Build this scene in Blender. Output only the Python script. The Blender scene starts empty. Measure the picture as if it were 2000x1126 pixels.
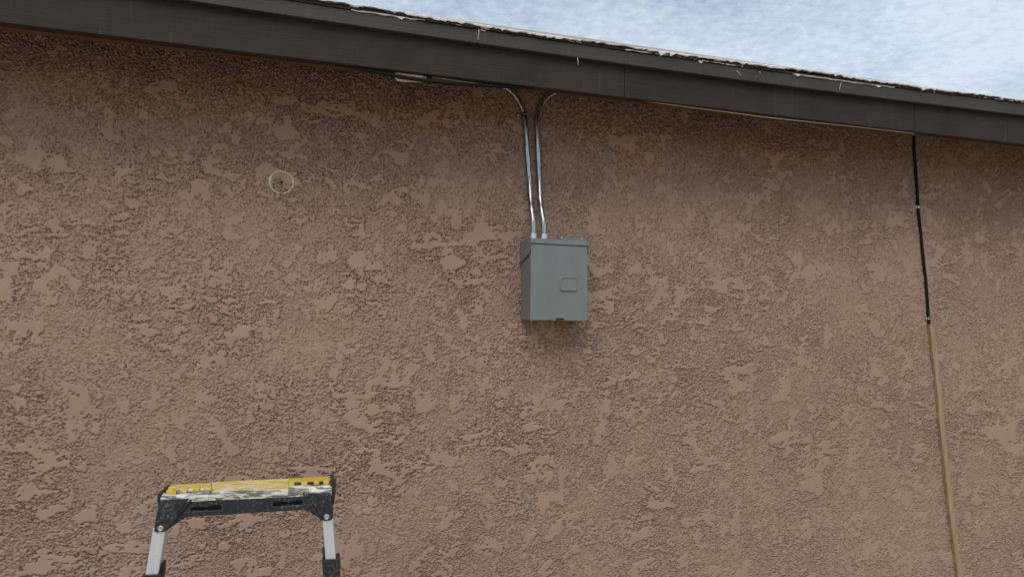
import bpy, bmesh, math, random
import numpy as np
from mathutils import Vector, Matrix
random.seed(4)
S = bpy.context.scene
C = S.collection
R = math.radians

# ------------------------------------------------------------------ camera
F_PX, YAW, PITCH, ROLL = 1380.0, 17.0, 3.25, 0.75
CAM = Vector((0, 0, 1.6))
def cam_axes():
    y, p, r = R(YAW), R(PITCH), R(ROLL)
    f = Vector((math.sin(y)*math.cos(p), math.cos(y)*math.cos(p), math.sin(p)))
    right = Vector((math.cos(y), -math.sin(y), 0))
    up = right.cross(f)
    return right*math.cos(r)+up*math.sin(r), -right*math.sin(r)+up*math.cos(r), f
AR, AU, AF = cam_axes()
cd = bpy.data.cameras.new('camera'); cam = bpy.data.objects.new('camera', cd); C.objects.link(cam)
cd.sensor_width = 36; cd.lens = F_PX/2000*36; cd.clip_end = 2000; cd.clip_start = .05
M3 = Matrix((AR, AU, -AF)).transposed()
cam.matrix_world = Matrix.Translation(CAM) @ M3.to_4x4()
S.camera = cam
def at(px, py, Y):
    """point on the plane y = Y that the photograph shows at pixel (px, py) of 2000 x 1126"""
    d = AF + AR*((px-1000)/F_PX) - AU*((py-563)/F_PX)
    return CAM + d*((Y-CAM.y)/d.y)

# ------------------------------------------------------------------ light
SUN_EL, SUN_AZ = 50.0, 205.0          # azimuth from +y (behind the house) clockwise; a veiled high sun behind the camera, to its left
w = bpy.data.worlds.new('World'); S.world = w; w.use_nodes = True
nt = w.node_tree; nt.nodes.clear()
def N(nt, t, **k):
    n = nt.nodes.new(t)
    for a, b in k.items():
        if a.startswith('i_'): n.inputs[a[2:].replace('_', ' ')].default_value = b
        else: setattr(n, a, b)
    return n
sky = N(nt, 'ShaderNodeTexSky', sky_type='NISHITA', sun_disc=False, sun_elevation=R(SUN_EL), sun_rotation=R(SUN_AZ))
sky.air_density = 1.0; sky.dust_density = 1.2; sky.ozone_density = 2.5
tc = N(nt, 'ShaderNodeTexCoord'); sep = N(nt, 'ShaderNodeSeparateXYZ')
nt.links.new(tc.outputs['Generated'], sep.inputs[0])
def math_(nt, op, a, b=None, clamp=False):
    n = nt.nodes.new('ShaderNodeMath'); n.operation = op; n.use_clamp = clamp
    for i, v in enumerate((a, b)):
        if v is None: continue
        if isinstance(v, (int, float)): n.inputs[i].default_value = v
        else: nt.links.new(v, n.inputs[i])
    return n.outputs[0]
zz = math_(nt, 'ADD', math_(nt, 'MAXIMUM', sep.outputs[2], 0.0), .06)
cx = math_(nt, 'DIVIDE', sep.outputs[0], zz); cy = math_(nt, 'DIVIDE', sep.outputs[1], zz)
comb = N(nt, 'ShaderNodeCombineXYZ'); nt.links.new(cx, comb.inputs[0]); nt.links.new(cy, comb.inputs[1])
def noise(nt, vec, scale, detail=4, rough=.55, dist=0.0):
    n = N(nt, 'ShaderNodeTexNoise'); n.inputs['Scale'].default_value = scale; n.inputs['Detail'].default_value = detail
    n.inputs['Roughness'].default_value = rough; n.inputs['Distortion'].default_value = dist
    nt.links.new(vec, n.inputs['Vector']); return n.outputs['Fac']
def ramp(nt, fac, stops):
    n = N(nt, 'ShaderNodeValToRGB'); e = n.color_ramp.elements
    while len(e) < len(stops): e.new(.5)
    for k, (p, c) in enumerate(stops):
        e[k].position = p; e[k].color = (*c, 1) if len(c) == 3 else c
    nt.links.new(fac, n.inputs[0]); return n.outputs['Color']
def mix(nt, fac, a, b, mode='MIX'):
    n = N(nt, 'ShaderNodeMix', data_type='RGBA', blend_type=mode)
    for s, v in ((n.inputs[0], fac), (n.inputs[6], a), (n.inputs[7], b)):
        if isinstance(v, (int, float)): s.default_value = v
        elif isinstance(v, tuple): s.default_value = (*v, 1)
        else: nt.links.new(v, s)
    return n.outputs[2]
small = noise(nt, comb.outputs[0], 26, 5, .6, .1)
big = noise(nt, comb.outputs[0], 1.1, 3, .5, .3)
s1 = math_(nt, 'MULTIPLY', small, .55)
mask = math_(nt, 'ADD', s1, math_(nt, 'MULTIPLY', big, 1.15))
mask = ramp(nt, mask, [(.62, (.42,)*3), (1.0, (.97,)*3)])
SKY_K = 0.1
cloud = mix(nt, 1.0, sky.outputs[0], (1, 1, 1), 'MIX')
skyb = mix(nt, mask, sky.outputs[0], (6.3, 7.1, 8.1))
bg = N(nt, 'ShaderNodeBackground'); bg.inputs[1].default_value = SKY_K
nt.links.new(skyb, bg.inputs[0])
out = N(nt, 'ShaderNodeOutputWorld'); nt.links.new(bg.outputs[0], out.inputs[0])
sl = bpy.data.lights.new('sun', 'SUN'); sl.energy = 1.5; sl.angle = R(38); sl.color = (1, .95, .88)
so = bpy.data.objects.new('sun', sl); C.objects.link(so)
sd = Vector((math.sin(R(SUN_AZ))*math.cos(R(SUN_EL)), math.cos(R(SUN_AZ))*math.cos(R(SUN_EL)), math.sin(R(SUN_EL))))
so.rotation_euler = sd.to_track_quat('Z', 'Y').to_euler(); so.location = (0, 0, 20)
vs = S.view_settings; vs.view_transform = 'Standard'; vs.look = 'None'; vs.gamma = 1; vs.use_curve_mapping = False
vs.exposure = 0.20
S.render.engine = 'CYCLES'

# ------------------------------------------------------------------ materials
def mat(name, base=(.5,)*3, rough=.6, metal=0.0, build=None, spec=.5):
    m = bpy.data.materials.new(name); m.use_nodes = True
    t = m.node_tree; b = t.nodes['Principled BSDF']
    b.inputs['Base Color'].default_value = (*base, 1); b.inputs['Roughness'].default_value = rough
    b.inputs['Metallic'].default_value = metal; b.inputs['Specular IOR Level'].default_value = spec
    if build:
        c = t.nodes.new('ShaderNodeTexCoord'); build(t, b, c.outputs['Object'])
    return m
def mapping(t, v, sc):
    n = t.nodes.new('ShaderNodeMapping'); n.inputs['Scale'].default_value = sc; t.links.new(v, n.inputs[0]); return n.outputs[0]
def bump(t, b, h, dist, strength=1.0):
    n = t.nodes.new('ShaderNodeBump'); n.inputs['Distance'].default_value = dist; n.inputs['Strength'].default_value = strength
    t.links.new(h, n.inputs['Height']); t.links.new(n.outputs[0], b.inputs['Normal'])

WARM_TINTS = [(-.30, 1.585, .13, .10, .55), (.10, 2.46, .40, .16, .34), (-1.1, 2.55, .6, .16, .25), (.95, 2.52, .6, .14, .25), (-2.1, 2.5, .6, .18, .25)]  # spots where warm shade is tinted into the wall colour
def stucco(t, b, v, far=False):
    n1 = noise(t, v, 1.3, 3, .5); n2 = noise(t, v, 9, 4, .6); n3 = noise(t, v, 90, 3, .6)
    c = ramp(t, n1, [(.3, (.328, .225, .162)), (.7, (.358, .248, .181))])
    c2 = ramp(t, n2, [(.3, (.93,)*3), (.7, (1.05, 1.05, 1.06))])
    c = mix(t, 1.0, c, c2, 'MULTIPLY')
    # warm tone of the shade below box and eave, painted as uneven orange blots
    for (x, z, sx, sz, k) in WARM_TINTS:
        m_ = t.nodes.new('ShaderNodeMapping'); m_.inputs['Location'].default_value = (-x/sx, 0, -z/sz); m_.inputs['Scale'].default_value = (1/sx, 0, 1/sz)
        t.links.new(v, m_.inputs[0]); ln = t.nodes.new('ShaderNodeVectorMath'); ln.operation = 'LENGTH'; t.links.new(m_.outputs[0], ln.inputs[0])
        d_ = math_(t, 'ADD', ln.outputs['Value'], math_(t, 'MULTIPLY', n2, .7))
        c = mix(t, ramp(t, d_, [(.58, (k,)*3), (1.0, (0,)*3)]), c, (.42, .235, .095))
    t.links.new(c, b.inputs['Base Color'])
    if far:      # beyond the modelled relief the same knocked down coat as bump
        pl = ramp(t, noise(t, v, 9, 8, .7, .4), [(.50, (0,)*3), (.53, (1,)*3)]); fn = ramp(t, noise(t, v, 38, 5, .7), [(.46, (0,)*3), (.52, (.7,)*3)])
        bump(t, b, math_(t, 'MAXIMUM', pl, fn), .006)
    else: bump(t, b, noise(t, v, 420, 3, .6), .0006)
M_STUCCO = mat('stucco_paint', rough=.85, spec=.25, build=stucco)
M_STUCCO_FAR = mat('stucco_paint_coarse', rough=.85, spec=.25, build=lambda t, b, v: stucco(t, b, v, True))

def brown(base):
    def f(t, b, v):
        g = noise(t, mapping(t, v, (2.5, 8, 110)), 1, 4, .6)
        blot = noise(t, mapping(t, v, (5, 3, 5)), 1, 4, .6)
        streak = noise(t, mapping(t, v, (38, 3, 2.5)), 1, 3, .6)
        c = ramp(t, blot, [(.3, tuple(x*.78 for x in base)), (.7, tuple(x*1.18 for x in base))])
        c = mix(t, ramp(t, g, [(.45, (0,)*3), (.85, (.25,)*3)]), c, tuple(x*1.7+.002 for x in base))
        c = mix(t, ramp(t, streak, [(.62, (0,)*3), (.82, (.32,)*3)]), c, (.13, .115, .105))
        t.links.new(c, b.inputs['Base Color'])
        h = math_(t, 'ADD', g, math_(t, 'MULTIPLY', noise(t, mapping(t, v, (6, 6, 260)), 1, 2, .5), .6))
        bump(t, b, h, .0014, .7)
    return f
M_FASCIA = mat('fascia_paint', rough=.7, spec=.2, build=brown((.036, .0250, .0205)))
M_TRIM = mat('trim_paint', rough=.6, spec=.35, build=brown((.048, .038, .033)))
M_SOFFIT = mat('soffit_paint', rough=.7, build=brown((.20, .10, .055)))

def flaky(t, b, v):
    n = noise(t, mapping(t, v, (40, 90, 150)), 1, 5, .7)
    c = ramp(t, n, [(.26, (.10, .09, .08)), (.34, (.66, .64, .60)), (.6, (.82, .81, .78))])
    t.links.new(c, b.inputs['Base Color']); bump(t, b, n, .004)
M_FLAKY = mat('flaking_white_coating', rough=.8, build=flaky)
M_FELT = mat('black_roofing_felt', rough=.9, build=lambda t, b, v: (t.links.new(ramp(t, noise(t, v, 60, 4), [(.3, (.012, .011, .010)), (.8, (.06, .055, .05))]), b.inputs['Base Color']), bump(t, b, noise(t, v, 200, 3), .002)))
def roofm(t, b, v):
    t.links.new(ramp(t, noise(t, v, 3, 5, .6), [(.3, (.35, .34, .32)), (.7, (.5, .49, .46))]), b.inputs['Base Color']); bump(t, b, noise(t, v, 60, 4), .004)
M_ROOF = mat('roof_coating', rough=.9, build=roofm)

def boxpaint(t, b, v):
    n = noise(t, mapping(t, v, (14, 14, 5)), 1, 4, .6)
    c = ramp(t, n, [(.3, (.150, .170, .160)), (.7, (.176, .197, .187))])
    # faint vertical run marks and scuffs
    s = noise(t, mapping(t, v, (75, 20, 14)), 1, 3, .6)
    c = mix(t, ramp(t, s, [(.66, (0,)*3), (.85, (.4,)*3)]), c, (.26, .285, .28))
    t.links.new(c, b.inputs['Base Color'])
    t.links.new(ramp(t, s, [(.3, (.36,)*3), (.8, (.52,)*3)]), b.inputs['Roughness'])
    bump(t, b, noise(t, v, 500, 2), .0002, .6)
M_BOX = mat('grey_enamel', rough=.42, build=boxpaint)
M_BLACK_HOLE = mat('black_slot', (.006,)*3, .7)
def emt(t, b, v):
    n = noise(t, mapping(t, v, (190, 190, 7)), 1, 4, .6)
    t.links.new(ramp(t, n, [(.38, (.20, .20, .20)), (.62, (.60, .61, .62))]), b.inputs['Base Color'])
    t.links.new(ramp(t, n, [(.3, (.16,)*3), (.7, (.34,)*3)]), b.inputs['Roughness'])
M_EMT = mat('galvanised_steel', rough=.3, metal=1, build=emt)
M_ZINC = mat('zinc_fitting', rough=.28, metal=1, build=lambda t, b, v: t.links.new(ramp(t, noise(t, v, 300, 2), [(.3, (.5, .52, .55)), (.7, (.75, .76, .78))]), b.inputs['Base Color']))
M_LABEL = mat('blue_label', (.02, .03, .16), .5)
M_LABEL2 = mat('grey_label_print', (.28, .25, .24), .6)
M_CABLE = mat('black_cable_jacket', rough=.75, spec=.2, build=lambda t, b, v: t.links.new(ramp(t, noise(t, v, 80, 3), [(.3, (.006,)*3), (.8, (.013,)*3)]), b.inputs['Base Color']))
M_WIRE = mat('beige_wire_jacket', rough=.6, build=lambda t, b, v: t.links.new(ramp(t, noise(t, v, 40, 3), [(.3, (.50, .42, .32)), (.8, (.68, .6, .48))]), b.inputs['Base Color']))
M_BEIGE = mat('cream_bracket_paint', rough=.55, build=lambda t, b, v: t.links.new(ramp(t, noise(t, v, 50, 4), [(.3, (.78, .68, .54)), (.8, (.88, .80, .68))]), b.inputs['Base Color']))
def lath(t, b, v):
    g = noise(t, mapping(t, v, (220, 60, 5)), 1, 4, .6)
    k = noise(t, mapping(t, v, (9, 9, 4)), 1, 4, .6)
    c = ramp(t, g, [(.3, (.24, .155, .085)), (.7, (.42, .30, .18))])
    c = mix(t, ramp(t, k, [(.56, (0,)*3), (.76, (.7,)*3)]), c, (.47, .38, .26))
    t.links.new(c, b.inputs['Base Color']); bump(t, b, g, .0012)
M_LATH = mat('bare_pine', rough=.75, build=lath)
M_CHALK = mat('white_chalk', rough=.95, build=lambda t, b, v: t.links.new(ramp(t, noise(t, v, 300, 3), [(.38, (.36, .30, .24)), (.6, (.68, .64, .57))]), b.inputs['Base Color']))
M_FOAM = mat('dry_foam', rough=.9, build=lambda t, b, v: t.links.new(ramp(t, noise(t, v, 200, 3), [(.3, (.22, .12, .04)), (.7, (.42, .26, .1))]), b.inputs['Base Color']))

def blackplastic(t, b, v):
    n = noise(t, v, 150, 5, .9, .3); k = noise(t, v, 16, 3, .5)
    m = math_(t, 'MULTIPLY', ramp(t, n, [(.53, (0,)*3), (.66, (1,)*3)]), ramp(t, k, [(.38, (.10,)*3), (.62, (.9,)*3)]))
    c = mix(t, m, (.009, .010, .011), (.34, .36, .38))
    d = noise(t, mapping(t, v, (95, 95, 70)), 1, 2, .5)
    c = mix(t, ramp(t, d, [(.755, (0,)*3), (.775, (1,)*3)]), c, (.75, .74, .70))
    t.links.new(c, b.inputs['Base Color'])
    t.links.new(ramp(t, n, [(.4, (.38,)*3), (.7, (.8,)*3)]), b.inputs['Roughness'])
    bump(t, b, n, .0010)
M_BPLAST = mat('black_plastic_scuffed', rough=.5, build=blackplastic)
def paintwhite(lo, hi, under):
    def f(t, b, v):
        n = noise(t, mapping(t, v, (22, 90, 120)), 1, 6, .7, .5); k = noise(t, mapping(t, v, (14, 60, 60)), 1, 5, .7, .8)
        c = ramp(t, noise(t, v, 20, 4), [(.3, tuple(x*.85 for x in under)), (.7, under)])
        c = mix(t, ramp(t, n, [(lo, (0,)*3), (hi, (1,)*3)]), c, (.64, .61, .52))
        c = mix(t, ramp(t, k, [(.60, (0,)*3), (.68, (.85,)*3)]), c, (.14, .13, .12))
        t.links.new(c, b.inputs['Base Color']); bump(t, b, math_(t, 'ADD', n, k), .0016)
    return f
M_YEL = mat('yellow_plastic_painty', rough=.5, build=paintwhite(.485, .56, (.66, .46, .035)))
M_YELC = mat('yellow_plastic_clean', rough=.45, build=paintwhite(.58, .68, (.68, .48, .025)))
M_LIP = mat('plastic_under_white_paint', rough=.6, build=paintwhite(.465, .53, (.14, .13, .115)))
def alu(t, b, v):
    n = noise(t, mapping(t, v, (120, 60, 6)), 1, 4, .6)
    c = ramp(t, n, [(.3, (.76, .79, .84)), (.7, (.86, .89, .94))])
    c = mix(t, ramp(t, noise(t, v, 60, 4, .7), [(.64, (0,)*3), (.74, (.6,)*3)]), c, (.3, .29, .28))
    t.links.new(c, b.inputs['Base Color'])
M_ALU = mat('brushed_aluminium', rough=.38, metal=.75, build=alu)
M_ORANGE = mat('orange_plastic', (.62, .20, .02), .45)
M_GROUND = mat('pale_gravel_ground', rough=.95, build=lambda t, b, v: (t.links.new(ramp(t, noise(t, v, 6, 8, .7), [(.3, (.30, .24, .17)), (.7, (.44, .36, .26))]), b.inputs['Base Color']), bump(t, b, noise(t, v, 60, 5, .7), .01)))

# ------------------------------------------------------------------ helpers
def newobj(name, me, parent=None, kind=None, label=None):
    o = bpy.data.objects.new(name, me); C.objects.link(o)
    if parent: o.parent = parent
    if kind: o['kind'] = kind
    if label: o['label'] = label
    return o
def finish(name, bm, m, parent=None, world=True, smooth=False, kind=None, label=None):
    """mesh object; verts given in world coordinates unless world=False (then local to parent)"""
    off = Vector((0, 0, 0))
    if world and parent:
        p = parent
        while p: off += p.location; p = p.parent
    me = bpy.data.meshes.new(name)
    bmesh.ops.recalc_face_normals(bm, faces=bm.faces)
    if off.length: bmesh.ops.translate(bm, verts=bm.verts, vec=-off)
    bm.to_mesh(me); bm.free(); me.materials.append(m)
    if smooth: me.polygons.foreach_set('use_smooth', [True]*len(me.polygons))
    return newobj(name, me, parent, kind, label)
def thing(name, loc, label, cat, group=None, rotz=0):
    o = bpy.data.objects.new(name, None); C.objects.link(o); o.location = loc; o.rotation_euler = (0, 0, rotz)
    o['label'] = label; o['category'] = cat; o.empty_display_size = .1
    if group: o['group'] = group
    return o
def box(bm, a, b, bev=0.0, seg=1):
    v = [bm.verts.new((x, y, z)) for x in (a[0], b[0]) for y in (a[1], b[1]) for z in (a[2], b[2])]
    f = [(0,1,3,2),(4,6,7,5),(0,4,5,1),(2,3,7,6),(0,2,6,4),(1,5,7,3)]
    fs = [bm.faces.new([v[i] for i in q]) for q in f]
    if bev:
        es = set(e for q in fs for e in q.edges)
        bmesh.ops.bevel(bm, geom=list(es), offset=bev, segments=seg, affect='EDGES', profile=.5)
def BX(a, b, bev=0.0, seg=1):
    bm = bmesh.new(); box(bm, a, b, bev, seg); return bm
def tube(bm, pts, r, n=12, cap=True, squash=None):
    pts = [Vector(p) for p in pts]; rings = []
    for i, p in enumerate(pts):
        d = (pts[min(i+1, len(pts)-1)]-pts[max(i-1, 0)]).normalized()
        u = d.cross(Vector((0, 1, 0)));
        if u.length < .1: u = d.cross(Vector((0, 0, 1)))
        u.normalize(); v = d.cross(u)
        rr = r[i] if isinstance(r, (list, tuple)) else r
        ring = []
        for k in range(n):
            a = 2*math.pi*k/n
            ring.append(bm.verts.new(p+u*math.cos(a)*rr+v*math.sin(a)*rr*(squash or 1)))
        rings.append(ring)
    for a, b in zip(rings, rings[1:]):
        for k in range(n): bm.faces.new([a[k], a[(k+1)%n], b[(k+1)%n], b[k]])
    if cap: bm.faces.new(rings[0][::-1]); bm.faces.new(rings[-1])
def spline(pts, n=8):
    pts = [Vector(p) for p in pts]; o = []
    for i in range(len(pts)-1):
        p0 = pts[max(i-1, 0)]; p1 = pts[i]; p2 = pts[i+1]; p3 = pts[min(i+2, len(pts)-1)]
        for k in range(n):
            t = k/n
            o.append(.5*((2*p1)+(p2-p0)*t+(2*p0-5*p1+4*p2-p3)*t*t+(3*p1-p0-3*p2+p3)*t**3))
    o.append(pts[-1]); return o
def prism(bm, poly, y0, y1, bev=0):
    """polygon of (x, z), extruded from y0 to y1"""
    a = [bm.verts.new((x, y0, z)) for x, z in poly]; b = [bm.verts.new((x, y1, z)) for x, z in poly]
    n = len(poly); fs = [bm.faces.new(a), bm.faces.new(b[::-1])]
    for i in range(n): fs.append(bm.faces.new([a[i], b[i], b[(i+1)%n], a[(i+1)%n]]))
    if bev:
        es = set(e for q in fs for e in q.edges)
        bmesh.ops.bevel(bm, geom=list(es), offset=bev, segments=2, affect='EDGES', profile=.5)

# ------------------------------------------------------------------ distances
YW = 3.15            # wall face
YF = 2.755           # outer face of the fascia board
YT = 2.727           # outer face of the trim board above it

# ------------------------------------------------------------------ ground
bm = bmesh.new(); n = 40; Lg = 300
box(bm, (-Lg, -Lg, -.5), (Lg, Lg, 0)); g = finish('ground', bm, M_GROUND, kind='structure')

# ------------------------------------------------------------------ house
house = thing('house', (1.5, YW, 0), 'brown house with rough stucco wall and dark brown wooden eaves', 'house')

# stucco wall: real relief, a height field as a trowelled (knocked down) coat
H0, H1 = -1.24, 4.22
Z0, Z1 = .16, 2.90
STEP = .0033
nx = int((H1-H0)/STEP); nz = int((Z1-Z0)/STEP)
rng = np.random.default_rng(11)
def fractal(lmax, lmin, beta, seed, ax=1.0, az=1.0):
    r = np.random.default_rng(seed)
    f = np.fft.rfft2(r.standard_normal((nz, nx)))
    kz = np.fft.fftfreq(nz, STEP)[:, None]*az; kx = np.fft.rfftfreq(nx, STEP)[None, :]*ax
    k = np.sqrt(kx*kx+kz*kz); k[0, 0] = 1
    filt = k**(-beta)*np.exp(-(k*lmin)**2*.5)*(1-np.exp(-(k*lmax)**2)); filt[0, 0] = 0
    h = np.fft.irfft2(f*filt, s=(nz, nx)); return (h-h.mean())/h.std()
def ss(x, a, b):
    t = np.clip((x-a)/(b-a), 0, 1); return t*t*(3-2*t)
xs = H0+np.arange(nx)*STEP; zs = Z0+np.arange(nz)*STEP
XX, ZZ = np.meshgrid(xs, zs)
def groove(n, t, wd):
    """1 on the contour n = t, falling off over wd metres; keeps its width whatever the slope"""
    gz, gx = np.gradient(n, STEP); g = np.sqrt(gx*gx+gz*gz)+6.0
    return np.exp(-((n-t)/g/wd)**2)
big_ = fractal(.8, .07, 1.1, 1)
zone = fractal(1.2, .10, 1.6, 21); zone2 = fractal(.9, .10, 1.5, 22)
n1 = fractal(.17, .0034, 1.32, 2, 1.0, 1.12)
zb_ = ss(zone2, .1, .9)            # stretches where the trowel was dragged up and down
n1 = n1*(1-zb_)+fractal(.22, .0036, 1.4, 23, 1.5, .7)*zb_; n1 = n1/n1.std()
n5 = fractal(.060, .0034, 1.3, 9)
za = ss(zone, -.5, .7)
n2 = fractal(.030, .0032, .9, 3)*za+fractal(.085, .0036, 1.35, 31)*(1-za); n2 = n2/n2.std()
n3 = fractal(.020, .0036, .6, 5)
topz = ss(ZZ, 2.3, 2.7)
thr = .36 - .48*big_ + .60*topz
P = np.maximum(ss(n1, thr-.02, thr+.05), .93*ss(n5, 1.05-.3*big_+.4*topz, 1.11-.3*big_+.4*topz))
out_ = 1-P
lumps = .50+ss(n2, -.35, -.27)*.17+ss(n2, .45, .53)*.17+.05*big_
G1 = groove(n1-thr, -.05, .0015)
G4 = groove(n5-(1.05-.3*big_+.4*topz), -.04, .0014)
G2 = groove(n2, -.45, .0013)*out_
G3 = groove(n2, .38, .0013)*out_
hgt = P*1.0 + out_*(lumps+.045*n3) + .010*n3
hgt = hgt - 1.2*G4*out_ - 1.8*G1*ss(n3+.6*n2, -1.2, .4) - 1.35*G2*ss(n3+.5*big_, -1.3, .4) - 1.25*G3*ss(n3-.5*big_, -1.2, .5)
dep = .50+.20*zone2+.45*topz; hgt = np.where(hgt < .9, .78+(hgt-.78)*np.clip(dep+.35, .55, 1.5), hgt)
hgt = np.clip(hgt, -2.0, 1.05)
AMP = .0065
def circ(px, py): p = at(px, py, YW); return p.x, p.z
hx, hz = circ(549.5, 356.5)
D2 = np.hypot(XX-hx, ZZ-hz)
yy = YW - hgt*AMP*(1+.5*topz*(hgt < .99))
hole = D2 < .0062
yy = np.where(hole, YW+.06, yy)
def wall_h(x, z):
    i = int(np.clip(round((x-H0)/STEP), 0, nx-1)); j = int(np.clip(round((z-Z0)/STEP), 0, nz-1))
    return float(yy[j, i]) if not hole[j, i] else YW-AMP
co = np.stack([XX-house.location.x, yy-house.location.y, ZZ], -1).reshape(-1, 3).astype(np.float32)
me = bpy.data.meshes.new('stucco_wall')
me.vertices.add(nx*nz); me.vertices.foreach_set('co', co.ravel())
ii = (np.arange(nz-1)[:, None]*nx+np.arange(nx-1)[None, :]).ravel().astype(np.int32)
qv = np.stack([ii, ii+1, ii+nx+1, ii+nx], -1)
nq = len(qv)
me.loops.add(nq*4); me.loops.foreach_set('vertex_index', qv.ravel())
me.polygons.add(nq); me.polygons.foreach_set('loop_start', np.arange(nq, dtype=np.int32)*4)
me.polygons.foreach_set('use_smooth', np.ones(nq, dtype=bool))
me.update(calc_edges=True); me.materials.append(M_STUCCO)
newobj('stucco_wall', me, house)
XE0, XE1 = -3.5, 6.5; DEPTH = 7.0
Xmax, Zmax = xs[-1], zs[-1]
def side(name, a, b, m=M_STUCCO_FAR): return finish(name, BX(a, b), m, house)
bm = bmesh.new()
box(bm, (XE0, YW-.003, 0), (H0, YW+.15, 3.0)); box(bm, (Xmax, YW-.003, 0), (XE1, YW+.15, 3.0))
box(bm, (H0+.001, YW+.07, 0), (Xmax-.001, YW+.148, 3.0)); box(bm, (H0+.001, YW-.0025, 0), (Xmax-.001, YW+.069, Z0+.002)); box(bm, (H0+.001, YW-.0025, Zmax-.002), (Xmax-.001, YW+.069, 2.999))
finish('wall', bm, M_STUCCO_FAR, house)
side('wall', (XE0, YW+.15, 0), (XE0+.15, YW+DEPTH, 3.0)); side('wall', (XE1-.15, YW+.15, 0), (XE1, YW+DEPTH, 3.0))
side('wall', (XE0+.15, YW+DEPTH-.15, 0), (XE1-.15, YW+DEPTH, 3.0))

# eave lines as the boards run (they sag a little)
def zline(px_pts, Y):
    P_ = [at(a, b, Y) for a, b in px_pts]
    X_ = np.array([p.x for p in P_]); Zv = np.array([p.z for p in P_])
    cf = np.polyfit(X_, Zv, 2)          # a long gentle sag, no kinks
    return lambda x: float(np.polyval(cf, np.clip(x, X_.min()-.3, X_.max()+.3)))
fb = zline([(0, 45), (480, 101), (900, 149.5), (1220, 190), (1500, 226), (1785, 258), (2000, 281)], YF)
tb = zline([(355, 2), (640, 39), (935, 83.5), (1223, 128), (1340, 141), (1616, 179.5), (1783, 199), (2000, 225)], YT)
tt = zline([(583, 4), (640, 13), (935, 58), (1137, 88), (1300, 110), (1655, 160), (2000, 202)], YT)
def xat(px, py, Y): return at(px, py, Y).x
def board(name, x0, x1, lo, hi, y0, y1, m, label=None, bev=.003):
    nseg = max(2, int((x1-x0)/.15)); bm = bmesh.new(); prev = None
    for k in range(nseg+1):
        x = x0+(x1-x0)*k/nseg; l, h = lo(x), hi(x)
        c = [bm.verts.new(q) for q in ((x, y0+bev, l), (x, y0, l+bev), (x, y0, h-bev), (x, y0+bev, h), (x, y1, h), (x, y1, l))]
        if prev:
            for i in range(6): bm.faces.new([prev[i], prev[(i+1)%6], c[(i+1)%6], c[i]])
        else: bm.faces.new(c)
        prev = c
    bm.faces.new(prev[::-1])
    return finish(name, bm, m, house, label=label)
XL, XR = -3.9, 6.9
j1, j2 = xat(1220, 160, YF), xat(1787, 230, YF)
ftop = lambda x: tb(x)+.055
eaves = [(XL, j1-.0015), (j1+.0015, j2-.0004), (j2+.0004, XR)]
for k, (a, b) in enumerate(eaves):
    board('fascia_board', a, b, (lambda x, k=k: fb(x)+(-.0015, .0, -.001)[k]), ftop, YF+(.0, .002, .0005)[k], YF+.038, M_FASCIA)
t1, t2 = xat(934, 70, YT), xat(1641, 170, YT)
for a, b in ((XL, t1-.001), (t1+.001, t2-.001), (t2+.001, XR)):
    board('trim_board', a, b, tb, tt, YT, YF-.001, M_TRIM, bev=.0025)
# nails by the fascia joint, nail heads along the trim
for px, py in ((1210, 145), (1210.5, 158), (1211, 171), (1231, 146), (1231, 172)):
    p = at(px, py, YF)
    bm = bmesh.new(); tube(bm, [(p.x, YF-.0012, p.z), (p.x, YF+.006, p.z)], .0032, 8); finish('nail_head', bm, M_FELT, house)
# roof deck, soffit
roofz = lambda x: tt(x)
board('roof_edge_felt', XL, XR, lambda x: tt(x)+.0005, lambda x: tt(x)+.010, YT-.006, YF+.2, M_FELT, bev=.002)
bm = bmesh.new()
v = [bm.verts.new(q) for q in ((XL, YT+.02, 3.0), (XR, YT+.02, 3.0), (XR, YW+DEPTH+.3, 3.28), (XL, YW+DEPTH+.3, 3.28),
     )]
zl, zr = tt(XL), tt(XR)
v[0].co.z = tt(XL)+.009; v[1].co.z = tt(XR)+.009
bm.faces.new(v)
r_ = bmesh.ops.extrude_face_region(bm, geom=bm.faces[:]); bmesh.ops.translate(bm, verts=[q for q in r_['geom'] if isinstance(q, bmesh.types.BMVert)], vec=(0, 0, .012))
finish('roof', bm, M_ROOF, house)
SOFZ = min(fb(xat(1000, 165, YF)), 9)+.115
for k in range(5):
    a = XL+.02+k*(XR-XL-.04)/5; b = XL+.02+(k+1)*(XR-XL-.04)/5-.004
    finish('soffit_panel', BX((a, YF+.039, SOFZ), (b, YW+.06, SOFZ+.012)), M_SOFFIT, house)
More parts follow.
